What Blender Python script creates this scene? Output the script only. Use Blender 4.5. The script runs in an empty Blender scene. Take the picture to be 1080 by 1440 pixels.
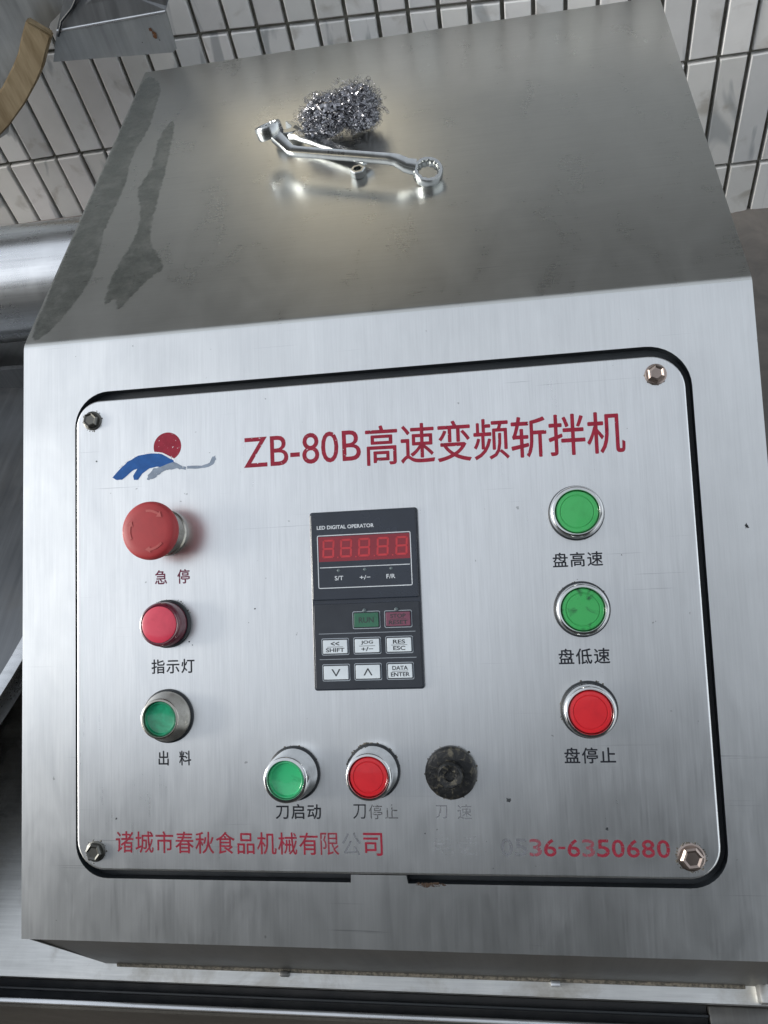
import bpy, bmesh, math, random
from mathutils import Vector, Matrix
from mathutils.geometry import tessellate_polygon
random.seed(7)
R = math.radians
scene = bpy.context.scene
COL = scene.collection

# ------------------------------------------------------------------ camera
cam_data = bpy.data.cameras.new('camera')
cam = bpy.data.objects.new('camera', cam_data)
COL.objects.link(cam)
cam_data.sensor_fit = 'HORIZONTAL'
cam_data.sensor_width = 36.0
cam_data.lens = 36.0 * 1160.487 / 1080.0
cam_data.clip_start = 0.01
cam_data.clip_end = 500
cr = Vector((0.9857597, 0.05035375, -0.16044413))
cd = Vector((-0.05416154, -0.80820086, -0.58641103))
cf = Vector((-0.15919908, 0.58675026, -0.7939646))
cam.matrix_world = Matrix(((cr.x, -cd.x, -cf.x, 0.30485622),
                           (cr.y, -cd.y, -cf.y, -0.38329861),
                           (cr.z, -cd.z, -cf.z, 0.31941073),
                           (0, 0, 0, 1)))
scene.camera = cam

# ------------------------------------------------------------------ sky, sun, exposure
SUN_EL, SUN_AZ = 22.0, -102.0         # veiled low sun from the left (azimuth from +Y)
world = bpy.data.worlds.new('World')
scene.world = world
world.use_nodes = True
wt = world.node_tree
wt.nodes.clear()
sky = wt.nodes.new('ShaderNodeTexSky')
sky.sky_type = 'NISHITA'
sky.sun_disc = False
sky.sun_elevation = R(SUN_EL)
sky.sun_rotation = R(SUN_AZ)
sky.air_density = 1.0
sky.dust_density = 0.6
hs = wt.nodes.new('ShaderNodeHueSaturation')
hs.inputs['Saturation'].default_value = 0.30     # thin overcast
bg = wt.nodes.new('ShaderNodeBackground')
bg.inputs['Strength'].default_value = 0.15
wo = wt.nodes.new('ShaderNodeOutputWorld')
wt.links.new(sky.outputs[0], hs.inputs['Color'])
cloud = wt.nodes.new('ShaderNodeMix')            # even cloud veil over the clear sky
cloud.data_type = 'RGBA'
cloud.inputs[0].default_value = 0.55
cloud.inputs[7].default_value = (2.00, 2.12, 2.26, 1)
wt.links.new(hs.outputs[0], cloud.inputs[6])
wt.links.new(cloud.outputs[2], bg.inputs['Color'])
wt.links.new(bg.outputs[0], wo.inputs['Surface'])

sd = bpy.data.lights.new('sun', 'SUN')
sd.energy = 1.1
sd.angle = R(15)
sd.color = (1.0, 0.96, 0.90)
sun = bpy.data.objects.new('sun', sd)
COL.objects.link(sun)
sdir = Vector((math.sin(R(SUN_AZ)) * math.cos(R(SUN_EL)), math.cos(R(SUN_AZ)) * math.cos(R(SUN_EL)), math.sin(R(SUN_EL))))
sun.rotation_euler = sdir.to_track_quat('Z', 'Y').to_euler()
sun.location = sdir * 5

scene.view_settings.view_transform = 'Standard'
scene.view_settings.look = 'None'
scene.view_settings.exposure = 1.28
scene.view_settings.gamma = 1.0

# ------------------------------------------------------------------ material helpers
class NT:
    def __init__(s, name):
        s.m = bpy.data.materials.new(name)
        s.m.use_nodes = True
        s.t = s.m.node_tree
        s.t.nodes.clear()
        s.out = s.t.nodes.new('ShaderNodeOutputMaterial')
        s.b = s.t.nodes.new('ShaderNodeBsdfPrincipled')
        s.t.links.new(s.b.outputs[0], s.out.inputs['Surface'])
        s.tc = s.t.nodes.new('ShaderNodeTexCoord')
    def n(s, typ, **kw):
        nd = s.t.nodes.new(typ)
        for k, v in kw.items(): setattr(nd, k, v)
        return nd
    def l(s, a, b): s.t.links.new(a, b)
    def noise(s, scale=5, detail=4, rough=.5, stretch=(1, 1, 1), rot=(0, 0, 0), off=(0, 0, 0), dist=0, coord='Object'):
        mp = s.n('ShaderNodeMapping')
        mp.inputs['Scale'].default_value = stretch
        mp.inputs['Rotation'].default_value = rot
        mp.inputs['Location'].default_value = off
        s.l(s.tc.outputs[coord], mp.inputs[0])
        nz = s.n('ShaderNodeTexNoise')
        nz.inputs['Scale'].default_value = scale
        nz.inputs['Detail'].default_value = detail
        nz.inputs['Roughness'].default_value = rough
        nz.inputs['Distortion'].default_value = dist
        s.l(mp.outputs[0], nz.inputs['Vector'])
        return nz.outputs['Fac']
    def rng(s, f, a, b, c, d, clamp=True):
        mr = s.n('ShaderNodeMapRange', clamp=clamp)
        for i, v in enumerate((a, b, c, d)): mr.inputs[i + 1].default_value = v
        s.l(f, mr.inputs[0])
        return mr.outputs[0]
    def math(s, op, a, b=None):
        m = s.n('ShaderNodeMath', operation=op)
        for i, v in enumerate((a, b)):
            if v is None: continue
            if isinstance(v, (int, float)): m.inputs[i].default_value = v
            else: s.l(v, m.inputs[i])
        return m.outputs[0]
    def mix(s, f, a, b, blend='MIX'):
        m = s.n('ShaderNodeMix', data_type='RGBA', blend_type=blend)
        if isinstance(f, (int, float)): m.inputs[0].default_value = f
        else: s.l(f, m.inputs[0])
        for i, v in ((6, a), (7, b)):
            if isinstance(v, tuple): m.inputs[i].default_value = (*v[:3], 1)
            else: s.l(v, m.inputs[i])
        return m.outputs[2]
    def bump(s, f, strength=.2, dist=.001):
        b = s.n('ShaderNodeBump')
        b.inputs['Strength'].default_value = strength
        b.inputs['Distance'].default_value = dist
        s.l(f, b.inputs['Height'])
        s.l(b.outputs[0], s.b.inputs['Normal'])
    def set(s, **kw):
        for k, v in kw.items():
            i = s.b.inputs[k.replace('_', ' ')]
            if hasattr(v, 'links') or hasattr(v, 'is_linked'): s.l(v, i)
            elif isinstance(v, tuple): i.default_value = (*v[:3], 1)
            else: i.default_value = v

def simple(name, col, rough=.5, metal=0, var=.12, scale=60, bump=0, coat=0):
    a = NT(name)
    nz = a.noise(scale, 4)
    f = a.rng(nz, .3, .7, 0, 1)
    c = a.mix(f, tuple(x * (1 - var) for x in col), tuple(min(1, x * (1 + var)) for x in col))
    a.set(Base_Color=c, Metallic=float(metal), Roughness=a.rng(nz, .3, .7, rough * .85, min(1, rough * 1.15)))
    if bump: a.bump(nz, bump, .0006)
    if coat: a.set(Coat_Weight=coat)
    return a.m

def steel(name, base=(.62, .63, .66), rough=.30, grain=(1, .02, .02), gscale=900, smear=.10, dirt=.0, dirtcol=(.16, .15, .13), gamp=.10, bumps=.02, spots=0.0, scr=0.0):
    a = NT(name)
    g = a.noise(gscale, 3, .6, stretch=grain)                       # fine brushing
    g2 = a.noise(gscale * .22, 3, .6, stretch=grain, off=(3, 1, 2))  # wide brushing
    cl = a.noise(9, 5, .6, off=(5.2, 1.1, .3))                      # cloudy wiping marks
    cl2 = a.noise(38, 6, .65, stretch=(1, .45, .45), off=(1.2, 4.1, .3), dist=.6)
    v = a.math('ADD', a.rng(g, .3, .7, 1 - gamp, 1 + gamp), a.rng(g2, .3, .7, -gamp * .6, gamp * .6))
    v = a.math('ADD', v, a.rng(cl, .3, .7, -smear, smear))
    v = a.math('ADD', v, a.rng(cl2, .35, .7, -smear * .5, smear * .6))
    hsv = a.n('ShaderNodeHueSaturation')
    hsv.inputs['Color'].default_value = (*base, 1)
    a.l(v, hsv.inputs['Value'])
    col = hsv.outputs[0]
    metal = 1.0
    if scr > 0:
        sc_ = None
        for q, (an, ofs) in enumerate(((.5, 0), (-.9, 7), (1.35, 13))):
            z = a.rng(a.noise(55, 3, .55, stretch=(.12, 9, 9), rot=(0, 0, an), off=(ofs, q, 0), dist=.25), .715, .735, 0, 1)
            sc_ = z if sc_ is None else a.math('MAXIMUM', sc_, z)
        msk = a.rng(a.noise(14, 2, .5, off=(3, 3, 9)), .48, .60, 0, scr)
        col = a.mix(a.math('MULTIPLY', sc_, msk), col, (.42, .43, .45))
    if dirt > 0:
        dm = a.rng(a.noise(14, 8, .7, off=(9, 2, 7), dist=.4), .52, .70, 0, dirt)
        col = a.mix(dm, col, dirtcol)
        metal = a.rng(dm, 0, 1, 1, .3)
    if spots > 0:
        sp = a.rng(a.noise(210, 2, .5, off=(2, 8, 1)), .765, .785, 0, spots)
        col = a.mix(sp, col, (.05, .045, .04))
    r = a.math('ADD', a.rng(cl2, .3, .7, rough * .92, rough * 1.10), a.rng(g, .3, .7, -.012, .012))
    a.set(Base_Color=col, Metallic=metal, Roughness=r)
    if bumps > 0: a.bump(g, bumps, .001)
    return a.m

M = {}
M['steel_top'] = steel('steel top sheet', (.655, .665, .645), .29, grain=(.03, 1, 1), gscale=1100, smear=.05, gamp=.03, dirt=.0, spots=.25, bumps=.002, scr=.5)
M['steel_face'] = steel('steel face sheet', (.76, .778, .782), .31, grain=(1, .03, .03), gscale=1000, smear=.05, gamp=.032, dirt=.0, spots=.35, bumps=.0, scr=.6)
M['steel_plate'] = steel('steel control plate', (.78, .798, .805), .30, grain=(1, .03, .03), gscale=1000, smear=.04, gamp=.05, dirt=.0, spots=.4, bumps=.0, scr=.6)
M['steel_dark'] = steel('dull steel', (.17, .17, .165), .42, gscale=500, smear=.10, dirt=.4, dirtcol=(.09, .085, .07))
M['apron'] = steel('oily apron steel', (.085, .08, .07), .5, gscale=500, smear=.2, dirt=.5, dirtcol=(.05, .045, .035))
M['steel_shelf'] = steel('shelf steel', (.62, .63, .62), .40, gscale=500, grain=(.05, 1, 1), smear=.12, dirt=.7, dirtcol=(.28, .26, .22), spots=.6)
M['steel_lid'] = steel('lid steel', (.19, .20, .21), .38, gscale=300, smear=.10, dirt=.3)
M['steel_bright'] = steel('bright rolled steel', (.72, .74, .76), .28, grain=(.04, 1, 1), gscale=300, smear=.08)
M['steel_hood'] = steel('hood steel', (.40, .42, .43), .42, gscale=300, smear=.15, dirt=.4, dirtcol=(.3, .3, .28), spots=.9)
M['chrome'] = steel('button chrome', (.66, .67, .67), .11, gscale=200, smear=.05, dirt=.3, dirtcol=(.25, .23, .18), bumps=0)
M['chrome_old'] = steel('tarnished chrome', (.42, .40, .36), .24, gscale=200, smear=.12, dirt=.8, dirtcol=(.12, .11, .08), bumps=0)
M['spanner'] = steel('spanner chrome', (.54, .56, .56), .24, gscale=200, smear=.05, dirt=.25, bumps=.03)
M['wool'] = steel('wire wool steel', (.30, .30, .32), .12, gscale=300, smear=.35, bumps=0)
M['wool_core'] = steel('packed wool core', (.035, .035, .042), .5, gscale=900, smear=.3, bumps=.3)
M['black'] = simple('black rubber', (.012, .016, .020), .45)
M['void'] = simple('dark recess', (.010, .012, .015), .8)
M['screw'] = steel('rusty screw steel', (.34, .28, .25), .30, gscale=300, smear=.3, dirt=.9, dirtcol=(.12, .065, .045))
M['screw_dark'] = steel('dark screw', (.13, .13, .12), .35, gscale=300, smear=.2, dirt=.5, dirtcol=(.03, .03, .02))
M['dirt_ring'] = None

def rotate_m(name, c1, c2, rough, scale=50, thr=(.45, .65), bump=.1, metal=0, coat=0):
    a = NT(name)
    nz = a.noise(scale, 6, .65, dist=.5)
    f = a.rng(nz, thr[0], thr[1], 0, 1)
    a.set(Base_Color=a.mix(f, c1, c2), Roughness=rough, Metallic=float(metal), Coat_Weight=float(coat))
    a.bump(nz, bump, .0008)
    return a.m

M['red_head'] = rotate_m('faded red plastic', (.36, .030, .034), (.30, .026, .030), .5, 40, bump=.02)
M['red_head_edge'] = rotate_m('faded red plastic marks', (.42, .085, .08), (.36, .04, .042), .5, 90)
M['red_cap'] = rotate_m('red button plastic', (.55, .014, .022), (.46, .010, .018), .32, 60, bump=.02, coat=.3)
M['red_lens'] = rotate_m('red lamp lens', (.60, .045, .085), (.50, .030, .065), .30, 50, bump=.02, coat=.5)
M['red_lens_rim'] = simple('dark red lens rim', (.10, .008, .022), .25, coat=.6)
M['green_cap'] = rotate_m('green button plastic', (.040, .36, .095), (.030, .30, .075), .34, 60, bump=.02, coat=.3)
M['green_cap_dirty'] = rotate_m('dirty green plastic', (.035, .33, .085), (.010, .085, .028), .36, 150, (.54, .66), coat=.2)
M['green_lens'] = rotate_m('deep green lens', (.008, .20, .095), (.020, .34, .18), .22, 90, (.40, .62), coat=.6)
M['green_worn'] = rotate_m('worn green cap', (.035, .42, .17), (.02, .25, .10), .28, 160, (.52, .72), coat=.5)
M['knob'] = rotate_m('grimy black plastic', (.008, .009, .010), (.13, .118, .085), .36, 300, (.52, .70), bump=.6)
M['grime'] = rotate_m('grime crust', (.20, .18, .145), (.05, .05, .042), .85, 520, (.42, .6), bump=.9)
M['op_body'] = simple('operator case plastic', (.016, .022, .034), .26, var=.15, coat=.2)
M['op_body2'] = simple('operator keypad plastic', (.022, .027, .036), .38, var=.15)
M['op_red'] = simple('display red window', (.20, .007, .018), .16, var=.12, scale=30, coat=.4)
M['op_seg'] = simple('display segment', (.44, .032, .042), .35, var=.1)
M['white_ink'] = simple('white ink', (.62, .66, .70), .5)
M['grey_ink'] = simple('grey ink', (.30, .34, .38), .5)
M['dark_ink'] = simple('dark ink', (.03, .035, .04), .5)
M['key_white'] = simple('pale key', (.60, .66, .70), .38, var=.08)
M['key_green'] = simple('green key', (.030, .125, .075), .4)
M['key_red'] = simple('maroon key', (.17, .055, .09), .4)
M['led'] = simple('unlit indicator', (.10, .13, .14), .3)
M['tile_a'] = simple('glazed tile pale', (.56, .56, .55), .30, var=.05, scale=25, bump=.03)
M['tile_b'] = simple('glazed tile greyer', (.50, .51, .52), .30, var=.06, scale=25, bump=.03)
M['wood'] = None

def tile_mat(name, base, off):
    a = NT(name)
    oi = a.n('ShaderNodeObjectInfo')
    def n4(scale, det, stretch, dist=0, k=40):
        mp = a.n('ShaderNodeMapping'); mp.inputs['Scale'].default_value = stretch
        a.l(a.tc.outputs['Object'], mp.inputs[0])
        nz = a.n('ShaderNodeTexNoise', noise_dimensions='4D')
        nz.inputs['Scale'].default_value = scale; nz.inputs['Detail'].default_value = det; nz.inputs['Distortion'].default_value = dist
        a.l(mp.outputs[0], nz.inputs['Vector']); a.l(a.math('MULTIPLY', oi.outputs['Random'], float(k)), nz.inputs['W'])
        return nz.outputs['Fac']
    st = a.rng(n4(20, 3, (1, 1, .3), 1.4), .58, .63, 0, .55)
    fine = n4(70, 5, (1, 1, 1), 0, 17)
    c = a.mix(a.rng(fine, .3, .7, 0, 1), tuple(x * .94 for x in base), base)
    tone = a.n('ShaderNodeHueSaturation'); a.l(a.rng(oi.outputs['Random'], 0, 1, .88, 1.05), tone.inputs['Value']); a.l(c, tone.inputs['Color'])
    c = a.mix(st, tone.outputs[0], (.24, .27, .29))
    gr = a.rng(n4(34, 7, (1, 1, 1), .5, 90), .57, .72, 0, .55)
    c = a.mix(gr, c, (.30, .27, .22))
    a.set(Base_Color=c, Roughness=.32)
    a.bump(fine, .05, .001)
    return a.m
M['tiles'] = [tile_mat('glazed wall tile %d' % k, b, (k * 3.7, k * 1.3, k * 2.1)) for k, b in enumerate([(.80, .80, .79), (.76, .77, .77), (.82, .81, .80), (.78, .78, .76)])]
M['tile_stain'] = simple('grey smear on tile', (.20, .23, .26), .4, var=.2)
M['grout'] = rotate_m('dirty grout', (.17, .165, .14), (.27, .26, .235), .9, 60, bump=.6)
M['concrete'] = rotate_m('stained concrete', (.22, .20, .18), (.14, .13, .12), .9, 26, (.35, .7), bump=.8)
M['concrete_pink'] = rotate_m('grimy ledge cement', (.27, .24, .23), (.13, .12, .11), .85, 30, (.4, .7), bump=.6)
M['reflection_dark'] = simple('dark reflection surface', (.045, .048, .046), .9, var=.3, scale=3)
M['reflection_cream'] = simple('cream reflection surface', (.62, .56, .44), .8, var=.1, scale=3)
M['reflection_grey'] = simple('grey reflection surface', (.32, .33, .335), .9, var=.2, scale=3)

a = NT('yellowed wooden strip')
w1 = a.noise(40, 5, .6, stretch=(3, 3, .5))
a.set(Base_Color=a.mix(a.rng(w1, .3, .7, 0, 1), (.15, .105, .05), (.31, .245, .15)), Roughness=.6)
a.bump(w1, .3, .001)
M['wood'] = a.m

def ink(name, col, wear=0.0, scale=500, alpha=1.0, metal=0.0, rough=.45, seed=0):
    a = NT(name)
    nz = a.noise(scale, 4, .65, off=(seed, seed * 2, 0))
    c = a.mix(a.rng(a.noise(200, 3), .3, .7, 0, 1), tuple(x * .85 for x in col), tuple(min(1, x * 1.15) for x in col))
    t = .5 + (0.5 - wear) * .42
    al = a.math('MULTIPLY', a.rng(nz, t + .02, t - .03, 0, 1), alpha) if wear > 0 else alpha
    a.set(Base_Color=c, Roughness=.62, Metallic=metal, Alpha=al)
    a.b.inputs['Specular IOR Level'].default_value = .25
    return a.m
M['ink_red'] = ink('dark red lettering', (.25, .014, .034), .12, 420)
M['ink_red_worn'] = ink('worn crimson lettering', (.23, .018, .036), .24, 700, seed=3)
M['ink_red_half'] = ink('half gone crimson lettering', (.22, .06, .08), .34, 700, seed=5)
M['ink_black'] = ink('black lettering', (.012, .014, .020), .04, 300)
M['ink_maroon'] = ink('maroon lettering', (.13, .02, .05), .10, 300)
M['ink_black_worn'] = ink('scratched black lettering', (.08, .083, .09), .34, 700, .8, seed=2)
M['ink_ghost'] = ink('lettering ghost', (.17, .18, .20), .22, 700, .7, rough=.6, seed=1)
M['ink_ghost_faint'] = ink('faint lettering ghost', (.30, .31, .34), .5, 400, .30, rough=.6, seed=4)
M['logo_blue'] = ink('blue logo paint', (.012, .085, .29), .04, 200)
M['logo_grey'] = ink('flaking grey logo paint', (.22, .27, .34), .16, 260, seed=2)
M['logo_white'] = ink('white logo edge', (.75, .77, .8), .25, 400, seed=2)
M['wet'] = None
a = NT('dried water streak')
nz = a.noise(22, 5, .6)
a.set(Base_Color=a.mix(a.rng(nz, .3, .7, 0, 1), (.30, .325, .31), (.38, .40, .38)), Metallic=.95, Roughness=.24)
at_ = a.n('ShaderNodeAttribute', attribute_name='edge_fade')
a.set(Alpha=a.math('MULTIPLY', a.rng(a.noise(70, 6, .7), .3, .62, .15, .72), a.rng(a.math('ADD', at_.outputs['Fac'], a.rng(a.noise(260, 5, .7), .3, .7, -.45, .45)), .15, .75, 0, 1)))
M['wet'] = a.m

# ------------------------------------------------------------------ mesh helpers
def link(o, parent=None, mat=None):
    COL.objects.link(o)
    if parent is not None: o.parent = parent
    if mat is not None and o.type == 'MESH':
        o.data.materials.clear(); o.data.materials.append(mat)
    return o

def obj(name, bm, mat, parent=None, smooth=None, kind=None, mats=None):
    me = bpy.data.meshes.new(name)
    bmesh.ops.recalc_face_normals(bm, faces=bm.faces)
    bm.to_mesh(me); bm.free()
    if smooth is not None:
        for p in me.polygons: p.use_smooth = True
        me.set_sharp_from_angle(angle=R(smooth))
    o = bpy.data.objects.new(name, me)
    link(o, parent, mat)
    if kind: o['kind'] = kind
    return o

def thing(name, label, cat, loc=(0, 0, 0), group=None):
    o = bpy.data.objects.new(name, None)
    COL.objects.link(o)
    o.location = loc
    o.empty_display_size = .02
    tag(o, label, cat, group)
    return o

def tag(o, label, cat, group=None):
    o['label'] = label; o['category'] = cat
    if group: o['group'] = group
    return o

def box(bm, x0, x1, y0, y1, z0, z1, bev=0, seg=2):
    r = bmesh.ops.create_cube(bm, size=1)
    vs = r['verts']
    for v in vs:
        v.co = Vector((x0 + (v.co.x + .5) * (x1 - x0), y0 + (v.co.y + .5) * (y1 - y0), z0 + (v.co.z + .5) * (z1 - z0)))
    if bev:
        es = list({e for v in vs for e in v.link_edges})
        bmesh.ops.bevel(bm, geom=es, offset=bev, segments=seg, affect='EDGES', profile=.5)
    return bm

def lathe(bm, prof, seg=48, cap0=True, cap1=True):
    rings = []
    for r, z in prof:
        rings.append([bm.verts.new((r * math.cos(2 * math.pi * k / seg), r * math.sin(2 * math.pi * k / seg), z)) for k in range(seg)])
    for a_, b_ in zip(rings, rings[1:]):
        for k in range(seg):
            bm.faces.new((a_[k], a_[(k + 1) % seg], b_[(k + 1) % seg], b_[k]))
    if cap0: bm.faces.new(rings[0][::-1])
    if cap1: bm.faces.new(rings[-1])
    return bm

def tube(bm, pts, rad, seg=10, caps=True):
    pts = [Vector(p) for p in pts]
    n = len(pts)
    rads = rad if isinstance(rad, (list, tuple)) else [rad] * n
    up = Vector((0, 0, 1))
    rings = []
    prev = None
    for i, p in enumerate(pts):
        t = (pts[min(i + 1, n - 1)] - pts[max(i - 1, 0)]).normalized()
        if prev is None:
            a_ = t.cross(up)
            if a_.length < 1e-3: a_ = t.cross(Vector((1, 0, 0)))
        else: a_ = prev - t * prev.dot(t)
        a_.normalize(); prev = a_
        b_ = t.cross(a_)
        rings.append([bm.verts.new(p + (a_ * math.cos(2 * math.pi * k / seg) + b_ * math.sin(2 * math.pi * k / seg)) * rads[i]) for k in range(seg)])
    for q, w in zip(rings, rings[1:]):
        for k in range(seg): bm.faces.new((q[k], q[(k + 1) % seg], w[(k + 1) % seg], w[k]))
    if caps:
        bm.faces.new(rings[0][::-1]); bm.faces.new(rings[-1])
    return bm

def rrect(x0, x1, y0, y1, r, n=8):
    rs = r if isinstance(r, (list, tuple)) else [r] * 4      # order: br, tr, tl, bl
    pts = []
    for (cx, cy, a0, rr) in ((x1, y0, -90, rs[0]), (x1, y1, 0, rs[1]), (x0, y1, 90, rs[2]), (x0, y0, 180, rs[3])):
        sx = -1 if cx == x1 else 1
        sy = -1 if cy == y1 else 1
        ox, oy = cx + sx * rr, cy + sy * rr
        for k in range(n + 1):
            an = R(a0 + 90 * k / n)
            pts.append((ox + rr * math.cos(an), oy + rr * math.sin(an)))
    return pts

def slab(bm, outline, z0, z1, bev=0):
    """solid plate with the given outline (counter-clockwise), optional rounded top edge"""
    n = len(outline)
    def inset(d):
        res = []
        for i in range(n):
            p0, p1, p2 = Vector(outline[i - 1]), Vector(outline[i]), Vector(outline[(i + 1) % n])
            a_ = (p1 - p0); b_ = (p2 - p1)
            na = Vector((-a_.y, a_.x)).normalized() if a_.length > 1e-9 else Vector((0, 0))
            nb = Vector((-b_.y, b_.x)).normalized() if b_.length > 1e-9 else Vector((0, 0))
            nn = na + nb
            nn = nn.normalized() if nn.length > 1e-9 else na
            c = max(.5, nn.dot(nb if nb.length else na))
            res.append(p1 + nn * d / c)
        return res
    rings = [[bm.verts.new((p[0], p[1], z0)) for p in outline]]
    if bev:
        for k in range(4):
            an = R(90 * k / 3)
            q = inset(bev * (1 - math.cos(an)))
            rings.append([bm.verts.new((p[0], p[1], z1 - bev + bev * math.sin(an))) for p in q])
        for e_ in (1.15, 1.6):      # flat margin so that the rounded edge does not bend the shading of the top
            rings.append([bm.verts.new((p[0], p[1], z1)) for p in inset(bev * e_)])
    else:
        rings.append([bm.verts.new((p[0], p[1], z1)) for p in outline])
    for a_, b_ in zip(rings, rings[1:]):
        for k in range(n): bm.faces.new((a_[k], a_[(k + 1) % n], b_[(k + 1) % n], b_[k]))
    for ring, flip in ((rings[0], True), (rings[-1], False)):
        tri = tessellate_polygon([[v.co for v in ring]])
        for t in tri:
            try: bm.faces.new([ring[i] for i in t])
            except ValueError: pass
    return bm

def mm(pts): return [(x * .001, y * .001) for x, y in pts]

# ------------------------------------------------------------------ console frame
BE = R(30.731)                      # slope of the control face
H = 0.36215; W = 0.44; L = 0.35486
BASE = Vector((W / 2, -.15, -.297))
FACE = Matrix(((1, 0, 0, 0), (0, math.cos(BE), -math.sin(BE), 0), (0, math.sin(BE), math.cos(BE), 0), (0, 0, 0, 1)))
def F(x, y, h=0.0): return FACE @ Vector((x, y, h))
console = thing('control_console', 'brushed stainless steel machine console with dark flat top and sloping button panel', 'control console', BASE)

def place(o, x=0, y=0, h=0, rz=0):
    """put a console part in the plane of the sloping face"""
    o.matrix_parent_inverse = Matrix.Identity(4)
    o.matrix_basis = Matrix.Translation(-BASE) @ FACE @ Matrix.Translation((x, y, h)) @ Matrix.Rotation(rz, 4, 'Z')
    return o
def placew(o):
    o.matrix_basis = Matrix.Translation(-BASE)
    return o

# housing: face sheet with its cut-out, bend, top sheet, sides
hole = rrect(.0352, .4042, -.3265, -.0340, [.020, .024, .022, .020], 10)
# keep the little bridge at the lower edge of the cut-out
def with_tab(pts):
    out = []
    for i, p in enumerate(pts):
        out.append(p)
        q = pts[(i + 1) % len(pts)]
        if abs(p[1] + .3265) < 1e-5 and abs(q[1] + .3265) < 1e-5 and q[0] - p[0] > .2:
            out += [(.2016, -.3265), (.2018, -.3222), (.2333, -.3222), (.2340, -.3265)]
    return out
hole_t = with_tab(hole)
i0 = max(range(len(hole_t)), key=lambda i: 0)
# rotate so list starts after bottom left, fine as it is: the long bottom edge closes the loop
def close_tab(pts):
    p, q = pts[-1], pts[0]
    return pts + [(.2016, -.3265), (.2018, -.3222), (.2333, -.3222), (.2340, -.3265)]
if len(hole_t) == len(hole): hole_t = close_tab(hole)
bend = .0032
outer = [(0, -H), (W, -H), (W, -bend), (0, -bend)]
bm = bmesh.new()
ov = [bm.verts.new(F(x, y)) for x, y in outer]
hv = [bm.verts.new(F(x, y)) for x, y in hole_t]
allv = ov + hv
tri = tessellate_polygon([[Vector((x, y, 0)) for x, y in outer], [Vector((x, y, 0)) for x, y in hole_t]])
for t in tri:
    try: bm.faces.new([allv[i] for i in t])
    except ValueError: pass
# returned edge of the cut-out
hv2 = [bm.verts.new(F(x, y, -.0075)) for x, y in hole_t]
n = len(hv)
for k in range(n): bm.faces.new((hv[k], hv[(k + 1) % n], hv2[(k + 1) % n], hv2[k]))
# rounded bend and top sheet, back drop
prev = [ov[3], ov[2]]
c1 = F(0, -bend); c2 = Vector((0, bend, 0)); cc = Vector((0, 0, 0))
for k in range(1, 7):
    t = k / 6
    p = c1 * (1 - t) ** 2 + cc * 2 * t * (1 - t) + c2 * t * t
    cur = [bm.verts.new((0, p.y, p.z)), bm.verts.new((W, p.y, p.z))]
    bm.faces.new((prev[0], prev[1], cur[1], cur[0])); prev = cur
NX = 12
for (y, z) in ((L * .5, .0000), (L - .002, 0), (L - .0006, -.0006), (L, -.002), (L, -.30)):
    cur = [bm.verts.new((0, y, z)), bm.verts.new((W, y, z))]
    bm.faces.new((prev[0], prev[1], cur[1], cur[0])); prev = cur
housing = obj('housing', bm, M['steel_face'], console, smooth=50)
housing.data.materials.append(M['steel_top']); housing.data.materials.append(M['black'])
for p in housing.data.polygons:
    if p.center.z > -.0035 and p.normal.z > .93: p.material_index = 1
    elif p.center.y < -.005 and abs(p.normal.dot(Vector((0, -math.sin(BE), math.cos(BE))))) < .5 and p.center.x > .01 and p.center.x < .43: p.material_index = 2
placew(housing)
# side walls and lower front wall
fb = F(0, -H)
for x in (.0004, W - .0004):
    bm = bmesh.new()
    prof = [(fb.y + .001, fb.z - .0004), (-.001, -.0012), (L - .002, -.002), (L - .002, -.297), (fb.y + .0026, -.297)]
    vs = [bm.verts.new((x, y, z)) for y, z in prof]
    vs2 = [bm.verts.new((x + (.0012 if x < .1 else -.0012), y, z)) for y, z in prof]
    bm.faces.new(vs); bm.faces.new(vs2[::-1])
    for k in range(5): bm.faces.new((vs[k], vs[(k + 1) % 5], vs2[(k + 1) % 5], vs2[k]))
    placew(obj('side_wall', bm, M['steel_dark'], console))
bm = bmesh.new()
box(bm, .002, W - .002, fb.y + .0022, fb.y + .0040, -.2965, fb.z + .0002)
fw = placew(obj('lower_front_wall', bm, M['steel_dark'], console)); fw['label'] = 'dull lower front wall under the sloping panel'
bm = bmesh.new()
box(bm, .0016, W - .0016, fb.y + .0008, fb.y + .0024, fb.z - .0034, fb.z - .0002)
placew(obj('edge_shadow_strip', bm, M['black'], console))  # dark strip drawn as the shadow under the face edge
bm = bmesh.new()
tube(bm, [(.012, fb.y + .0018, -.2950), (W - .012, fb.y + .0018, -.2950)], .0016, 6)
placew(obj('weld_bead', bm, M['grime'], console, smooth=60))

# gasket behind the plate
bm = bmesh.new()
slab(bm, rrect(.030, .409, -.331, -.029, .024), -.012, -.0070)
g = place(obj('gasket', bm, M['black'], console), 0, 0, 0); g['label'] = 'black rubber gasket showing round the plate'

# control plate
bm = bmesh.new()
slab(bm, rrect(-.1817, .1817, -.1408, .1408, [.017, .019, .016, .017], 10), -.0060, .0018, .0012)
plate = obj('control_plate', bm, M['steel_plate'], console, smooth=60)
PX, PY = .2187, -.1807
place(plate, PX, PY, 0)
plate['label'] = 'brushed steel plate with rounded corners carrying buttons and red lettering'
HP = .0018

def on_plate(o, x, y, h=.0, rz=0):
    """sub-parts of the plate (coordinates in face metres)"""
    o.parent = plate
    o.matrix_parent_inverse = Matrix.Identity(4)
    o.matrix_basis = Matrix.Translation((x - PX, y - PY, HP + h)) @ Matrix.Rotation(rz, 4, 'Z')
    return o

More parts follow.
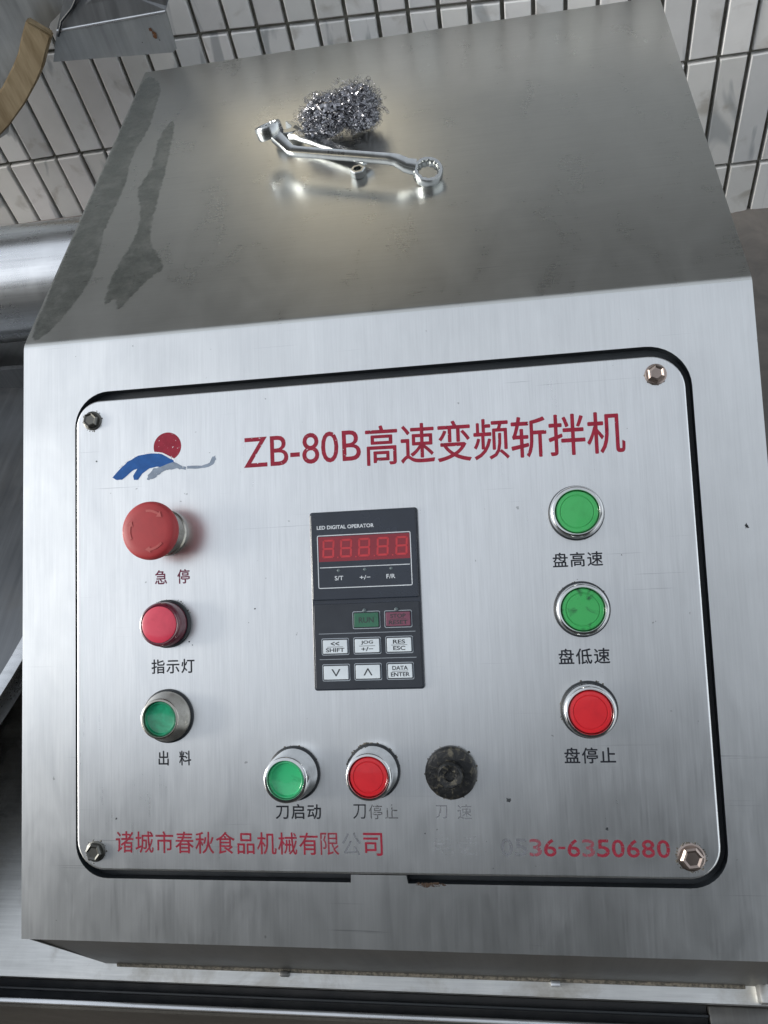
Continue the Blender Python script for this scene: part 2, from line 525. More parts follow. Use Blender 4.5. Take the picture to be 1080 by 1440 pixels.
# ------------------------------------------------------------------ lettering
def text_mesh(s, spacing=1.0, offset=0.0, shear=0.0):
    cu = bpy.data.curves.new('lettering', 'FONT')
    if any(ord(c) > 0x2E00 for c in s): offset = 0.0      # widened outlines of these glyphs would cross each other
    cu.body = s; cu.size = 1; cu.space_character = spacing; cu.offset = offset; cu.shear = shear
    cu.resolution_u = 4
    o = bpy.data.objects.new('lettering_curve', cu)
    COL.objects.link(o)
    bpy.context.view_layer.update()
    dg = bpy.context.evaluated_depsgraph_get()
    me = bpy.data.meshes.new_from_object(o.evaluated_get(dg))
    bpy.data.objects.remove(o); bpy.data.curves.remove(cu)
    return me

def lettering(s, x0, x1, y0, y1, mat, name='lettering', spacing=1.0, offset=0.0, rz=0, label=None, bold=0.0):
    me = text_mesh(s, spacing, offset)
    xs = [v.co.x for v in me.vertices]; ys = [v.co.y for v in me.vertices]
    ax, bx, ay, by = min(xs), max(xs), min(ys), max(ys)
    sx = (x1 - x0) / max(1e-6, bx - ax); sy = (y1 - y0) / max(1e-6, by - ay)
    for v in me.vertices:
        v.co = Vector(((v.co.x - (ax + bx) / 2) * sx, (v.co.y - (ay + by) / 2) * sy, 0))
    if bold:                    # a few stacked layers, slightly shifted, thicken the strokes
        d = bold * sy
        vs = [v.co.copy() for v in me.vertices]; fs = [tuple(p.vertices) for p in me.polygons]
        V = []; Fc = []
        for k, (dx, dy) in enumerate(((0, 0), (d, 0), (-d, 0), (0, d), (0, -d))):
            Fc += [tuple(i + len(V) for i in f) for f in fs]
            V += [(c.x + dx, c.y + dy, k * .00001) for c in vs]
        me = bpy.data.meshes.new(name); me.from_pydata(V, [], Fc)
    me.name = name
    o = bpy.data.objects.new(name, me)
    link(o, None, mat)
    if label: o['label'] = label
    return o

def plate_text(s, x0, x1, y0, y1, mat, rz=0, **kw):      # mm in face coordinates
    o = lettering(s, x0 * .001, x1 * .001, y0 * .001, y1 * .001, mat, **kw)
    return on_plate(o, (x0 + x1) * .0005, (y0 + y1) * .0005, .00006, rz)

def flat(pts, mat, name, x=None, y=None, h=.00006):
    """flat painted shape on the plate from an outline in face mm"""
    cx = sum(p[0] for p in pts) / len(pts); cy = sum(p[1] for p in pts) / len(pts)
    bm = bmesh.new()
    vs = [bm.verts.new(((p[0] - cx) * .001, (p[1] - cy) * .001, 0)) for p in pts]
    for t in tessellate_polygon([[v.co for v in vs]]):
        try: bm.faces.new([vs[i] for i in t])
        except ValueError: pass
    o = obj(name, bm, mat)
    return on_plate(o, cx * .001, cy * .001, h)

plate_text('ZB-80B', 145.2, 216.6, -88.3, -69.8, M['ink_red'], R(0.2), name='title_lettering', offset=.004, label='red Latin characters ZB-80B')
plate_text('高速变频斩拌机', 219.6, 366.0, -92.4, -69.0, M['ink_red'], R(-.6), name='title_lettering', bold=.010, label='red Chinese title characters')
for s, x0, x1, y0, y1, mt in [
        ('急  停', 88.0, 109.8, -155.4, -147.0, 'ink_maroon'), ('指示灯', 85.2, 112.0, -208.2, -200.0, 'ink_black'), ('出  料', 89.0, 109.0, -261.4, -253.2, 'ink_black'),
        ('盘高速', 322.9, 349.8, -155.4, -147.4, 'ink_black'), ('盘低速', 323.0, 350.2, -208.6, -200.2, 'ink_black'), ('盘停止', 323.0, 349.9, -261.6, -253.3, 'ink_black'),
        ('刀启动', 159.6, 186.0, -291.6, -283.4, 'ink_black')]:
    plate_text(s, x0, x1, y0, y1, M[mt], name='button_caption', bold=.014, spacing=1.12)
plate_text('刀', 204.6, 212.0, -291.4, -283.4, M['ink_black'], name='button_caption', offset=.008)
plate_text('停止', 213.6, 230.2, -291.5, -283.4, M['ink_black_worn'], name='button_caption', offset=.006, spacing=1.15, label='half scratched off caption')
plate_text('刀', 251.2, 257.8, -291.0, -283.8, M['ink_ghost'], name='button_caption', label='almost erased caption')
plate_text('速', 263.4, 271.2, -291.2, -283.4, M['ink_ghost'], name='button_caption', label='almost erased caption')
cw = (220.7 - 61.7 + 1.6) / 13
def maker(txt, k, mat, **kw):
    plate_text(txt, 61.7 + cw * k, 61.7 + cw * (k + len(txt)) - 1.6, -311.2, -299.0, mat, name='maker_lettering', **kw)
maker('诸城市春秋食品机械有', 0, M['ink_red'], bold=.007, spacing=1.08)
maker('限', 10, M['ink_red_worn'], label='worn red character')
maker('公', 11, M['ink_ghost'], label='grey ghost of a rubbed off character')
maker('司', 12, M['ink_red'], bold=.007)
plate_text('电话：', 249.5, 279.0, -310.6, -300.0, M['ink_ghost_faint'], name='phone_lettering', label='nearly vanished grey characters')
px = 286.0
for k, ch in enumerate('0536-6350680'):
    w_ = 3.6 if ch == '-' else 6.6
    mt = 'ink_ghost' if k in (0, 1) else ('ink_red_half' if k in (2, 6) else 'ink_red_worn')
    if ch == '-': plate_text('-', px, px + w_, -306.6, -305.4, M['ink_red_worn'], name='phone_lettering')
    else: plate_text(ch, px, px + w_, -310.6, -301.4, M[mt], name='phone_lettering', offset=.012)
    px += w_ + 1.13

blue = [(60.9, -88.9), (65.2, -84.4), (71.1, -79.6), (77.9, -76.4), (86.6, -75.3), (93.4, -76.5), (100.4, -80.4), (101.5, -82.3), (96.1, -84.4), (90.0, -84.0), (85.0, -84.6), (80.3, -87.6), (77.8, -91.1), (74.9, -91.3), (74.5, -88.5), (77.2, -84.4), (73.9, -85.3), (70.6, -88.3), (67.1, -90.4), (64.0, -90.6)]
grey = [(83.6, -91.4), (84.6, -88.2), (87.5, -85.1), (92.3, -83.9), (100.9, -81.9), (108.5, -85.1), (108.5, -87.3), (102.8, -85.9), (96.1, -86.2), (90.3, -89.3), (86.4, -91.6)]
tail = [(109.1, -84.8), (118.9, -85.1), (123.7, -83.4), (125.6, -80.2), (127.5, -79.1), (127.8, -81.8), (126.1, -85.0), (122.7, -86.0), (117.0, -86.8), (109.4, -86.3)]
def jag(pts, amp, sub=4, seed=0):
    rr = random.Random(seed); out = []
    for i, p in enumerate(pts):
        q = pts[(i + 1) % len(pts)]
        for k in range(sub):
            t = k / sub
            out.append((p[0] + (q[0] - p[0]) * t + rr.uniform(-amp, amp), p[1] + (q[1] - p[1]) * t + rr.uniform(-amp, amp)))
    return out
disc = [(96.9 + 8.9 * math.cos(2 * math.pi * k / 40), -71.9 + 8.7 * math.sin(2 * math.pi * k / 40)) for k in range(40)]
flat([(x + (x - 84) * .03, y + 1.0) for x, y in blue[1:8]] + [(99, -83), (80, -80)], M['logo_white'], 'logo_edge', h=.00010)
flat(disc, M['ink_red'], 'logo_sun', h=.00005)
flat(jag(blue, .18, 3), M['logo_blue'], 'logo_wave', h=.00016)
flat(jag(grey, .35, 4, 3), M['logo_grey'], 'logo_claw', h=.00020)
flat(jag(tail, .25, 3, 5), M['logo_grey'], 'logo_streak', h=.00005)
bm = bmesh.new()
for (x, y, r) in ((291.5, -281.0, 1.5), (50.5, -78, .6), (150, -172, .5), (245, -299, .45), (343, -296, 1.0), (132, -303, .5), (271, -272, .6), (62, -292, .7), (360, -150, .4), (109, -190, .5), (111, -192, .4), (205, -299, .3)):
    rr = random.Random(int(x * 7 + y))
    c = bm.verts.new(((x - 200) * .001, (y + 200) * .001, 0))
    ring = [bm.verts.new(((x - 200 + r * rr.uniform(.45, 1.2) * math.cos(k * .7854)) * .001, (y + 200 + r * rr.uniform(.45, 1.2) * math.sin(k * .7854)) * .001, 0)) for k in range(8)]
    for k in range(8): bm.faces.new((c, ring[k], ring[(k + 1) % 8]))
o = obj('pitting', bm, M['dark_ink'], None, kind='stuff'); on_plate(o, .2, -.2, .00012)

# corner bolts
def bolt(x, y, mat, seed, r=.0052):
    bm = bmesh.new()
    lathe(bm, [(r * 1.15, 0), (r * 1.15, .0006), (r * 1.02, .0009), (r, .0009)], 24)
    hexr = r * .98
    vs0 = [bm.verts.new((hexr * math.cos(R(60 * k)), hexr * math.sin(R(60 * k)), .0009)) for k in range(6)]
    vs1 = [bm.verts.new((hexr * math.cos(R(60 * k)), hexr * math.sin(R(60 * k)), .0032)) for k in range(6)]
    vs2 = [bm.verts.new((hexr * .82 * math.cos(R(60 * k)), hexr * .82 * math.sin(R(60 * k)), .0040)) for k in range(6)]
    vs3 = [bm.verts.new((hexr * .6 * math.cos(R(60 * k)), hexr * .6 * math.sin(R(60 * k)), .0034)) for k in range(6)]
    for a_, b_ in ((vs0, vs1), (vs1, vs2), (vs2, vs3)):
        for k in range(6): bm.faces.new((a_[k], a_[(k + 1) % 6], b_[(k + 1) % 6], b_[k]))
    bm.faces.new(vs3)
    o = obj('bolt', bm, mat)
    on_plate(o, x, y, 0, R(seed * 17))
    return o
bolt(.0480, -.0525, M['screw_dark'], 1)['label'] = 'blackened bolt in top left corner'
bolt(.3848, -.0508, M['screw'], 2)['label'] = 'rusty brown bolt in top right corner'
bolt(.0490, -.3106, M['screw_dark'], 3)['label'] = 'dark bolt in bottom left corner'
bolt(.3851, -.3100, M['screw'], 4, .0062)['label'] = 'pale crusted bolt in bottom right corner'
# crust of dirt around fittings: small irregular crumbs
def crumbs(x, y, r0, r1, nn, a0, a1, mat, name='dirt_crust', size=.0007):
    bm = bmesh.new()
    for k in range(nn):
        an = R(random.uniform(a0, a1)); rr = random.uniform(r0, r1)
        s_ = size * random.uniform(.3, 1.2)
        m = Matrix.Translation((rr * math.cos(an), rr * math.sin(an), 0)) @ Matrix.Rotation(random.uniform(0, 6), 4, 'Z') @ Matrix.Diagonal((s_ * random.uniform(.7, 1.6), s_, s_ * .35, 1))
        bmesh.ops.create_icosphere(bm, subdivisions=1, radius=1, matrix=m)
    o = obj(name, bm, mat, None, kind='stuff')
    return on_plate(o, x, y, 0)

# ------------------------------------------------------------------ push buttons
def button(name, label, x, y, base_r, rim_r, cap_r, h, cap_mat, ring_mat, cap_style='flat', tilt=0):
    root = bpy.data.objects.new(name, None)
    COL.objects.link(root); root.parent = console
    place(root, x, y, HP); root['label'] = label
    bm = bmesh.new()
    lathe(bm, [(base_r + .0011, 0), (base_r + .0011, .0010), (base_r - .0004, .0018)], 56)  # rubber ring, widened to draw the dark contact shadow round the base
    g_ = obj('washer_and_shadow', bm, M['black'], root, smooth=40)
    bm = bmesh.new()
    lathe(bm, [(base_r, .0012), (base_r, .0030), (base_r - .0004, .0040), (rim_r + .0010, h - .0045), (rim_r + .0004, h - .0012), (rim_r + .0001, h - .0003),
               (rim_r - .0005, h), (cap_r + .0004, h), (cap_r + .0001, h - .0004), (cap_r, h - .0030)], 64, False, False)
    obj('bezel', bm, ring_mat, root, smooth=45)
    bm = bmesh.new()
    if cap_style == 'flat':
        prof = [(cap_r - .0003, h - .004), (cap_r - .0003, h - .0012), (cap_r - .0008, h - .0006), (cap_r * .80, h - .0005), (cap_r * .78, h - .0008), (cap_r * .75, h - .0008), (cap_r * .73, h - .0005), (cap_r * .3, h - .0004)]
    elif cap_style == 'dish':
        prof = [(cap_r - .0002, h - .004), (cap_r - .0002, h - .0014), (cap_r * .9, h - .0010), (cap_r * .84, h - .0022), (cap_r * .6, h - .0026), (cap_r * .2, h - .0027)]
    else:
        prof = [(cap_r - .0002, h - .004), (cap_r - .0002, h + .0002), (cap_r - .0010, h + .0010), (cap_r * .5, h + .0014)]
    lathe(bm, prof, 56, False, True)
    obj('cap', bm, cap_mat, root, smooth=30)
    return root
button('push_button', 'bright green push button at top of right column', .3371, -.1257, .0142, .0136, .0117, .0095, M['green_cap'], M['chrome'])
button('push_button', 'green push button with dark smudge in middle of right column', .3370, -.1788, .0142, .0134, .0116, .0095, M['green_cap_dirty'], M['chrome'])
button('push_button', 'red push button at bottom of right column', .3375, -.2330, .0143, .0132, .0115, .0110, M['red_cap'], M['chrome'])
button('push_button', 'green push button with worn centre at bottom left of row', .1711, -.2661, .0142, .0122, .0102, .0185, M['green_worn'], M['chrome'], 'dish')
button('push_button', 'red push button in middle of bottom row', .2172, -.2651, .0142, .0124, .0108, .0165, M['red_cap'], M['chrome'])
button('push_button', 'deep green illuminated push button with tarnished tapered bezel', .0955, -.2329, .0145, .0113, .0098, .0130, M['green_lens'], M['chrome_old'], 'dish')

# scratch and dirt on the worn green cap is in its material; red indicator lamp
lamp = bpy.data.objects.new('indicator_lamp', None)
COL.objects.link(lamp); lamp.parent = console; place(lamp, .0962, -.1790, HP); lamp['label'] = 'pinkish red indicator lamp with dark rim in left column'
bm = bmesh.new(); lathe(bm, [(.0142, 0), (.0142, .0024), (.0136, .0032)], 56)
obj('lamp_base', bm, M['black'], lamp, smooth=40)
bm = bmesh.new(); lathe(bm, [(.0130, .002), (.0129, .0105), (.0124, .0124), (.0114, .0132), (.0106, .0130)], 64, False, False)
obj('lens_rim', bm, M['red_lens_rim'], lamp, smooth=50)
bm = bmesh.new(); lathe(bm, [(.0107, .0120), (.0105, .0133), (.0095, .0136), (.005, .0138)], 64, False, True)
obj('lens', bm, M['red_lens'], lamp, smooth=50)

# emergency stop
es = bpy.data.objects.new('emergency_stop_button', None)
COL.objects.link(es); es.parent = console; place(es, .0952, -.1247, HP); es['label'] = 'large faded red mushroom button with twist arrows'
bm = bmesh.new(); lathe(bm, [(.0140, 0), (.0140, .0020), (.0132, .0028), (.0128, .0120), (.0115, .0125)], 56)
obj('collar', bm, M['chrome_old'], es, smooth=40)
bm = bmesh.new(); lathe(bm, [(.0095, .012), (.0105, .0150), (.0150, .0175), (.0166, .0190), (.0170, .0205), (.0168, .0222), (.0160, .0236), (.0148, .0243), (.0110, .0247), (.005, .0249)], 72)
obj('mushroom_head', bm, M['red_head'], es, smooth=50)
for k, (a0, a1) in enumerate(((150, 205), (40, 95), (262, 318))):
    bm = bmesh.new()
    pts = []
    ar = .0112; N = 10
    zz = .02500
    def P(r_, an, z_): return bm.verts.new((r_ * math.cos(R(an)), r_ * math.sin(R(an)), z_))
    prev = None
    for j in range(N + 1):
        an = a1 - (a1 - a0 - 14) * j / N if k != 3 else a0
        cur = [P(ar - .0007, an, zz), P(ar + .0007, an, zz - .0001), P(ar - .0007, an, zz - .0006), P(ar + .0007, an, zz - .0006)]
        if prev:
            bm.faces.new((prev[0], prev[1], cur[1], cur[0])); bm.faces.new((prev[0], cur[0], cur[2], prev[2])); bm.faces.new((prev[1], prev[3], cur[3], cur[1]))
        prev = cur
    tip = P(ar, a0, zz); b1 = P(ar - .0020, a0 + 15, zz); b2 = P(ar + .0020, a0 + 15, zz - .0001)
    bm.faces.new((tip, b1, b2))
    obj('twist_arrow', bm, M['red_head_edge'], es)

# dirty knob stump
kb = bpy.data.objects.new('speed_knob', None)
COL.objects.link(kb); kb.parent = console; place(kb, .2610, -.2658, HP); kb['label'] = 'round black knob base crusted with dirt'
bm = bmesh.new(); lathe(bm, [(.0143, 0), (.0143, .0030), (.0138, .0040), (.0125, .0046), (.0075, .0046)], 56)
for v in bm.verts:
    v.co += Vector((random.uniform(-1, 1), random.uniform(-1, 1), random.uniform(-1, 1))) * .00007
obj('knob_base', bm, M['knob'], kb, smooth=50)
bm = bmesh.new(); lathe(bm, [(.0072, .0040), (.0068, .0105), (.0060, .0118), (.0030, .0112), (.0026, .0098)], 32)
for v in bm.verts:
    v.co += Vector((random.uniform(-1, 1), random.uniform(-1, 1), random.uniform(-1, 1))) * .00018
obj('stem', bm, M['knob'], kb, smooth=50)

crumbs(.2610, -.2658, .0140, .0150, 24, 0, 360, M['grime'])
crumbs(.2172, -.2651, .0143, .0158, 56, 10, 170, M['grime'])
crumbs(.3375, -.2330, .0144, .0158, 36, 50, 200, M['grime'])
crumbs(.3370, -.1788, .0143, .0154, 24, 30, 150, M['grime'], size=.0005)
crumbs(.3371, -.1257, .0143, .0152, 17, -100, 10, M['grime'], size=.0005)
crumbs(.1711, -.2661, .0144, .0156, 24, 20, 200, M['grime'], size=.0005)
crumbs(.0962, -.1790, .0143, .0152, 16, 20, 140, M['grime'], size=.0005)
crumbs(.0480, -.0525, .0056, .0068, 20, 0, 360, M['screw_dark'], size=.0006)
crumbs(.0490, -.3106, .0056, .0070, 24, 0, 360, M['screw_dark'], size=.0006)
crumbs(.3851, -.3100, .0064, .0082, 90, 0, 360, M['grime'], size=.0005)
crumbs(.3848, -.0508, .0056, .0062, 12, 180, 360, M['grime'], size=.0005)

# ------------------------------------------------------------------ digital operator
op = bpy.data.objects.new('digital_operator', None)
COL.objects.link(op); op.parent = console
OX, OY = .21675, -.16875
place(op, OX, OY, HP); op['label'] = 'dark inverter keypad with red display window and eight keys'
def on_op(o, x=OX, y=OY, h=0):
    o.parent = op; o.matrix_parent_inverse = Matrix.Identity(4)
    o.matrix_basis = Matrix.Translation((x - OX, y - OY, h)); return o
bm = bmesh.new(); slab(bm, rrect(-.0318, .0318, -.0512, .0512, .0018, 5), 0, .0022, .0006)
on_op(obj('operator_case', bm, M['op_body'], op, smooth=50), OX, OY, 0)
bm = bmesh.new(); slab(bm, rrect(-.0308, .0308, -.0252, .0252, .0012, 5), 0, .0016, .0005)
on_op(obj('display_cover', bm, M['op_body'], op, smooth=50), OX, -.1435, .0022)
bm = bmesh.new(); slab(bm, rrect(-.0306, .0306, -.0241, .0241, .0012, 5), 0, .0008, .0003)
on_op(obj('keypad_cover', bm, M['op_body2'], op, smooth=50), OX, -.1951, .0022)
HD, HK = .0038, .0030
def frame_bm(x0, x1, y0, y1, r, w):
    bm = bmesh.new()
    a_ = rrect(x0, x1, y0, y1, r, 4); b_ = rrect(x0 + w, x1 - w, y0 + w, y1 - w, max(r - w, .0001), 4)
    va = [bm.verts.new((*p, 0)) for p in a_]; vb = [bm.verts.new((*p, 0)) for p in b_]
    for k in range(len(va)): bm.faces.new((va[k], va[(k + 1) % len(va)], vb[(k + 1) % len(va)], vb[k]))
    return bm
def cf_frame(x0, x1, y0, y1, w, r, h, mat, name):
    cx, cy = (x0 + x1) / 2, (y0 + y1) / 2
    bm = frame_bm((x0 - cx) * .001, (x1 - cx) * .001, (y0 - cy) * .001, (y1 - cy) * .001, r, w)
    return on_op(obj(name, bm, mat, op), cx * .001, cy * .001, h)
def op_flat(x0, x1, y0, y1, h, mat, name):
    cx, cy = (x0 + x1) / 2, (y0 + y1) / 2
    bm = bmesh.new()
    vs = [bm.verts.new(((x - cx) * .001, (y - cy) * .001, 0)) for x, y in ((x0, y0), (x1, y0), (x1, y1), (x0, y1))]
    bm.faces.new(vs)
    return on_op(obj(name, bm, mat, op), cx * .001, cy * .001, h)
def op_text(s, x0, x1, y0, y1, h, mat, offset=.01, name='lettering'):
    o = lettering(s, x0 * .001, x1 * .001, y0 * .001, y1 * .001, mat, name=name, offset=offset)
    return on_op(o, (x0 + x1) * .0005, (y0 + y1) * .0005, h)
op_text('LED DIGITAL OPERATOR', 189.7, 223.3, -127.9, -125.7, HD + .00008, M['white_ink'], .02)
cf_frame(189.6, 244.3, -162.0, -131.3, .00045, .0010, HD + .00008, M['white_ink'], 'display_outline')
op_flat(190.4, 243.7, -146.6, -132.2, HD + .00005, M['op_red'], 'display_window')
op_flat(190.8, 243.2, -150.2, -149.8, HD + .00008, M['white_ink'], 'display_line')
# segments
def segs(cx, cy, w, h, t, which, sh):
    polys = []
    def hseg(yc): return [(-w / 2 + t * .7, yc - t / 2), (w / 2 - t * .7, yc - t / 2), (w / 2 - t * .2, yc), (w / 2 - t * .7, yc + t / 2), (-w / 2 + t * .7, yc + t / 2), (-w / 2 + t * .2, yc)]
    def vseg(xc, ya, yb): return [(xc - t / 2, ya + t * .6), (xc, ya + t * .15), (xc + t / 2, ya + t * .6), (xc + t / 2, yb - t * .6), (xc, yb - t * .15), (xc - t / 2, yb - t * .6)]
    S = {'a': hseg(h / 2 - t / 2), 'g': hseg(0), 'd': hseg(-h / 2 + t / 2), 'f': vseg(-w / 2 + t / 2, 0, h / 2), 'b': vseg(w / 2 - t / 2, 0, h / 2),
         'e': vseg(-w / 2 + t / 2, -h / 2, 0), 'c': vseg(w / 2 - t / 2, -h / 2, 0)}
    bm = bmesh.new()
    for k in which:
        bm.faces.new([bm.verts.new(((x + y * sh) * .001, y * .001, 0)) for x, y in S[k]])
    return on_op(obj('digit', bm, M['op_seg'], op), cx * .001, cy * .001, HD + .00010)
for cx in (196.2, 206.6, 217.2, 228.0, 238.9):
    segs(cx, -139.2, 7.0, 10.6, 1.15, 'abcdefg', .06)
for cx in (201.6, 212.2, 223.0, 233.6):
    op_flat(cx - .4, cx + .4, -144.7, -143.9, HD + .00010, M['op_seg'], 'decimal_point')
for cx in (201.8, 217.2, 232.4):
    bm = bmesh.new(); lathe(bm, [(.0010, 0), (.0009, .0003), (.0005, .0005)], 16)
    on_op(obj('indicator_light', bm, M['led'], op, smooth=50), cx * .001, -.1519, HD - .0001)
op_text('S/T', 199.4, 204.4, -157.5, -155.0, HD + .00008, M['white_ink'])
op_text('+/−', 214.0, 220.2, -157.6, -155.2, HD + .00008, M['white_ink'])
op_text('F/R', 229.5, 234.6, -157.6, -155.1, HD + .00008, M['white_ink'])
op_flat(188.7, 244.7, -187.95, -187.65, HK + .00008, M['grey_ink'], 'keypad_line')
op_flat(188.8, 244.7, -202.45, -202.15, HK + .00008, M['grey_ink'], 'keypad_line')
cap_mesh = {}
def key(x0, x1, y0, y1, mat, lines, name, label, tm='dark_ink', rule=True):
    cx, cy = (x0 + x1) / 2, (y0 + y1) / 2
    w, h = (x1 - x0) * .0005, (y1 - y0) * .0005
    cf_frame(x0, x1, y0, y1, .00040, .0010, HK + .00008, M['grey_ink'], 'key_outline')
    bm = bmesh.new(); slab(bm, rrect(-w + .0010, w - .0010, -h + .0010, h - .0010, .0004, 3), 0, .0009, .0002)
    k = on_op(obj(name, bm, mat, op, smooth=50), cx * .001, cy * .001, HK - .0001); k['label'] = label
    hh = HK + .00085
    if len(lines) == 2:
        for s, (a_, b_, ya, yb) in zip(lines, ((.62, 0, .6, 2.9), (.62, 0, -3.0, -.7))):
            wd = min(11.4, 1.9 * len(s) + (1.2 if len(s) < 4 else 1.2))
            op_text(s, cx - wd / 2, cx + wd / 2, cy + ya, cy + yb, hh, M[tm], .02)
        if rule: op_flat(cx - 4.6, cx + 4.6, cy - .22, cy + .02, hh, M[tm], 'key_rule')
    else:
        s, wd, ht = lines[0]
        op_text(s, cx - wd / 2, cx + wd / 2, cy - ht / 2, cy + ht / 2, hh, M[tm], .01)
key(208.8, 224.9, -185.6, -175.6, M['key_green'], [('RUN', 8.6, 3.2)], 'key', 'green RUN key')
key(227.2, 243.1, -185.5, -175.7, M['key_red'], ('STOP', 'RESET'), 'key', 'maroon STOP RESET key')
key(190.2, 206.3, -200.0, -190.4, M['key_white'], ('<<', 'SHIFT'), 'key', 'pale SHIFT key')
key(208.8, 224.8, -199.9, -190.3, M['key_white'], ('JOG', '+/−'), 'key', 'pale JOG key')
key(227.3, 243.1, -199.9, -190.2, M['key_white'], ('RES', 'ESC'), 'key', 'pale RES ESC key')
key(190.2, 206.4, -214.6, -205.0, M['key_white'], [('∨', 5.2, 4.0)], 'key', 'pale down arrow key')
key(208.8, 224.7, -214.5, -204.9, M['key_white'], [('∧', 5.2, 4.0)], 'key', 'pale up arrow key')
key(227.4, 243.0, -214.5, -204.8, M['key_white'], ('DATA', 'ENTER'), 'key', 'pale DATA ENTER key')
for cx in (215.9, 234.3):
    bm = bmesh.new(); lathe(bm, [(.0012, 0), (.0010, .0005), (.0005, .0007)], 16)
    on_op(obj('indicator_light', bm, M['led'], op, smooth=50), cx * .001, -.1752, HK)
# thin worn outline of sealant round the operator
crumbs(OX, -.2195, .002, .031, 26, 178, 182, M['grime'], size=.0004)

# hole in the face at right
bm = bmesh.new()
c = bm.verts.new((0, 0, 0)); rr = random.Random(4)
ring = [bm.verts.new((.0013 * rr.uniform(.25, 1.5) * math.cos(k * .524), .0013 * rr.uniform(.25, 1.6) * math.sin(k * .524), 0)) for k in range(12)]
for k in range(12): bm.faces.new((c, ring[k], ring[(k + 1) % 12]))
place(obj('puncture', bm, M['void'], console), .4265, -.1374, .00012)
# rust at the tab
bm = bmesh.new()
rr = random.Random(9)
ring = [bm.verts.new(((.2465 + .010 * math.cos(R(k * 15)) * rr.uniform(.6, 1.15)), -.3268 + (.0016 * math.sin(R(k * 15)) * rr.uniform(.5, 1.2)), 0)) for k in range(24)]
c = bm.verts.new((.2465, -.3268, 0))
for k in range(24): bm.faces.new((c, ring[k], ring[(k + 1) % 24]))
place(obj('rust_stain', bm, ink('rust smear', (.05, .032, .022), .42, 300), console), 0, 0, .00012)
# water streaks on the top
def streak(pts, seed, h=.00012):
    p2 = pts
    for _ in range(3):          # round the corners, then roughen
        q = []
        for i, p in enumerate(p2):
            n_ = p2[(i + 1) % len(p2)]
            q += [(p[0] * .75 + n_[0] * .25, p[1] * .75 + n_[1] * .25), (p[0] * .25 + n_[0] * .75, p[1] * .25 + n_[1] * .75)]
        p2 = q
    rs = random.Random(seed)
    p2 = [(max(.6, x + rs.uniform(-.45, .45)), y + rs.uniform(-.6, .6)) for x, y in p2]
    n = len(p2)
    area = sum(p2[i][0] * p2[(i + 1) % n][1] - p2[(i + 1) % n][0] * p2[i][1] for i in range(n))
    sg = 1 if area > 0 else -1
    def off(d):
        res = []
        for i in range(n):
            t = Vector((p2[(i + 2) % n][0] - p2[i - 2][0], p2[(i + 2) % n][1] - p2[i - 2][1])).normalized()
            res.append((max(.5, p2[i][0] - t.y * d * sg), p2[i][1] + t.x * d * sg))
        return res
    inner = off(.9); outer_ = off(-1.6)
    me = bpy.data.meshes.new('water_stain')
    verts = [(x * .001, y * .001, h) for x, y in inner] + [(x * .001, y * .001, h) for x, y in outer_]
    faces = [tuple(t) for t in tessellate_polygon([[Vector((x, y, 0)) for x, y in inner]])]
    faces += [(i, (i + 1) % n, n + (i + 1) % n, n + i) for i in range(n)]
    me.from_pydata(verts, [], faces)
    at = me.attributes.new('edge_fade', 'FLOAT', 'POINT')
    for i in range(2 * n): at.data[i].value = 1.0 if i < n else 0.0
    o = bpy.data.objects.new('water_stain', me); link(o, console, M['wet'])
    return placew(o)
streak([(46, 268), (51, 227), (56, 172), (57.5, 131), (62, 95), (82, 66), (74, 60), (64, 42), (58, 24), (53, 42), (46, 30), (44, 66), (52, 108), (47, 143), (37, 160), (44, 200), (38, 235)], 1)
streak([(2, 350), (22, 324), (24, 288), (26, 250), (20, 214), (26, 165), (22, 122), (30, 70), (22, 30), (10, 5), (2, 5), (1.5, 100), (1.2, 200), (1.2, 300)], 2)

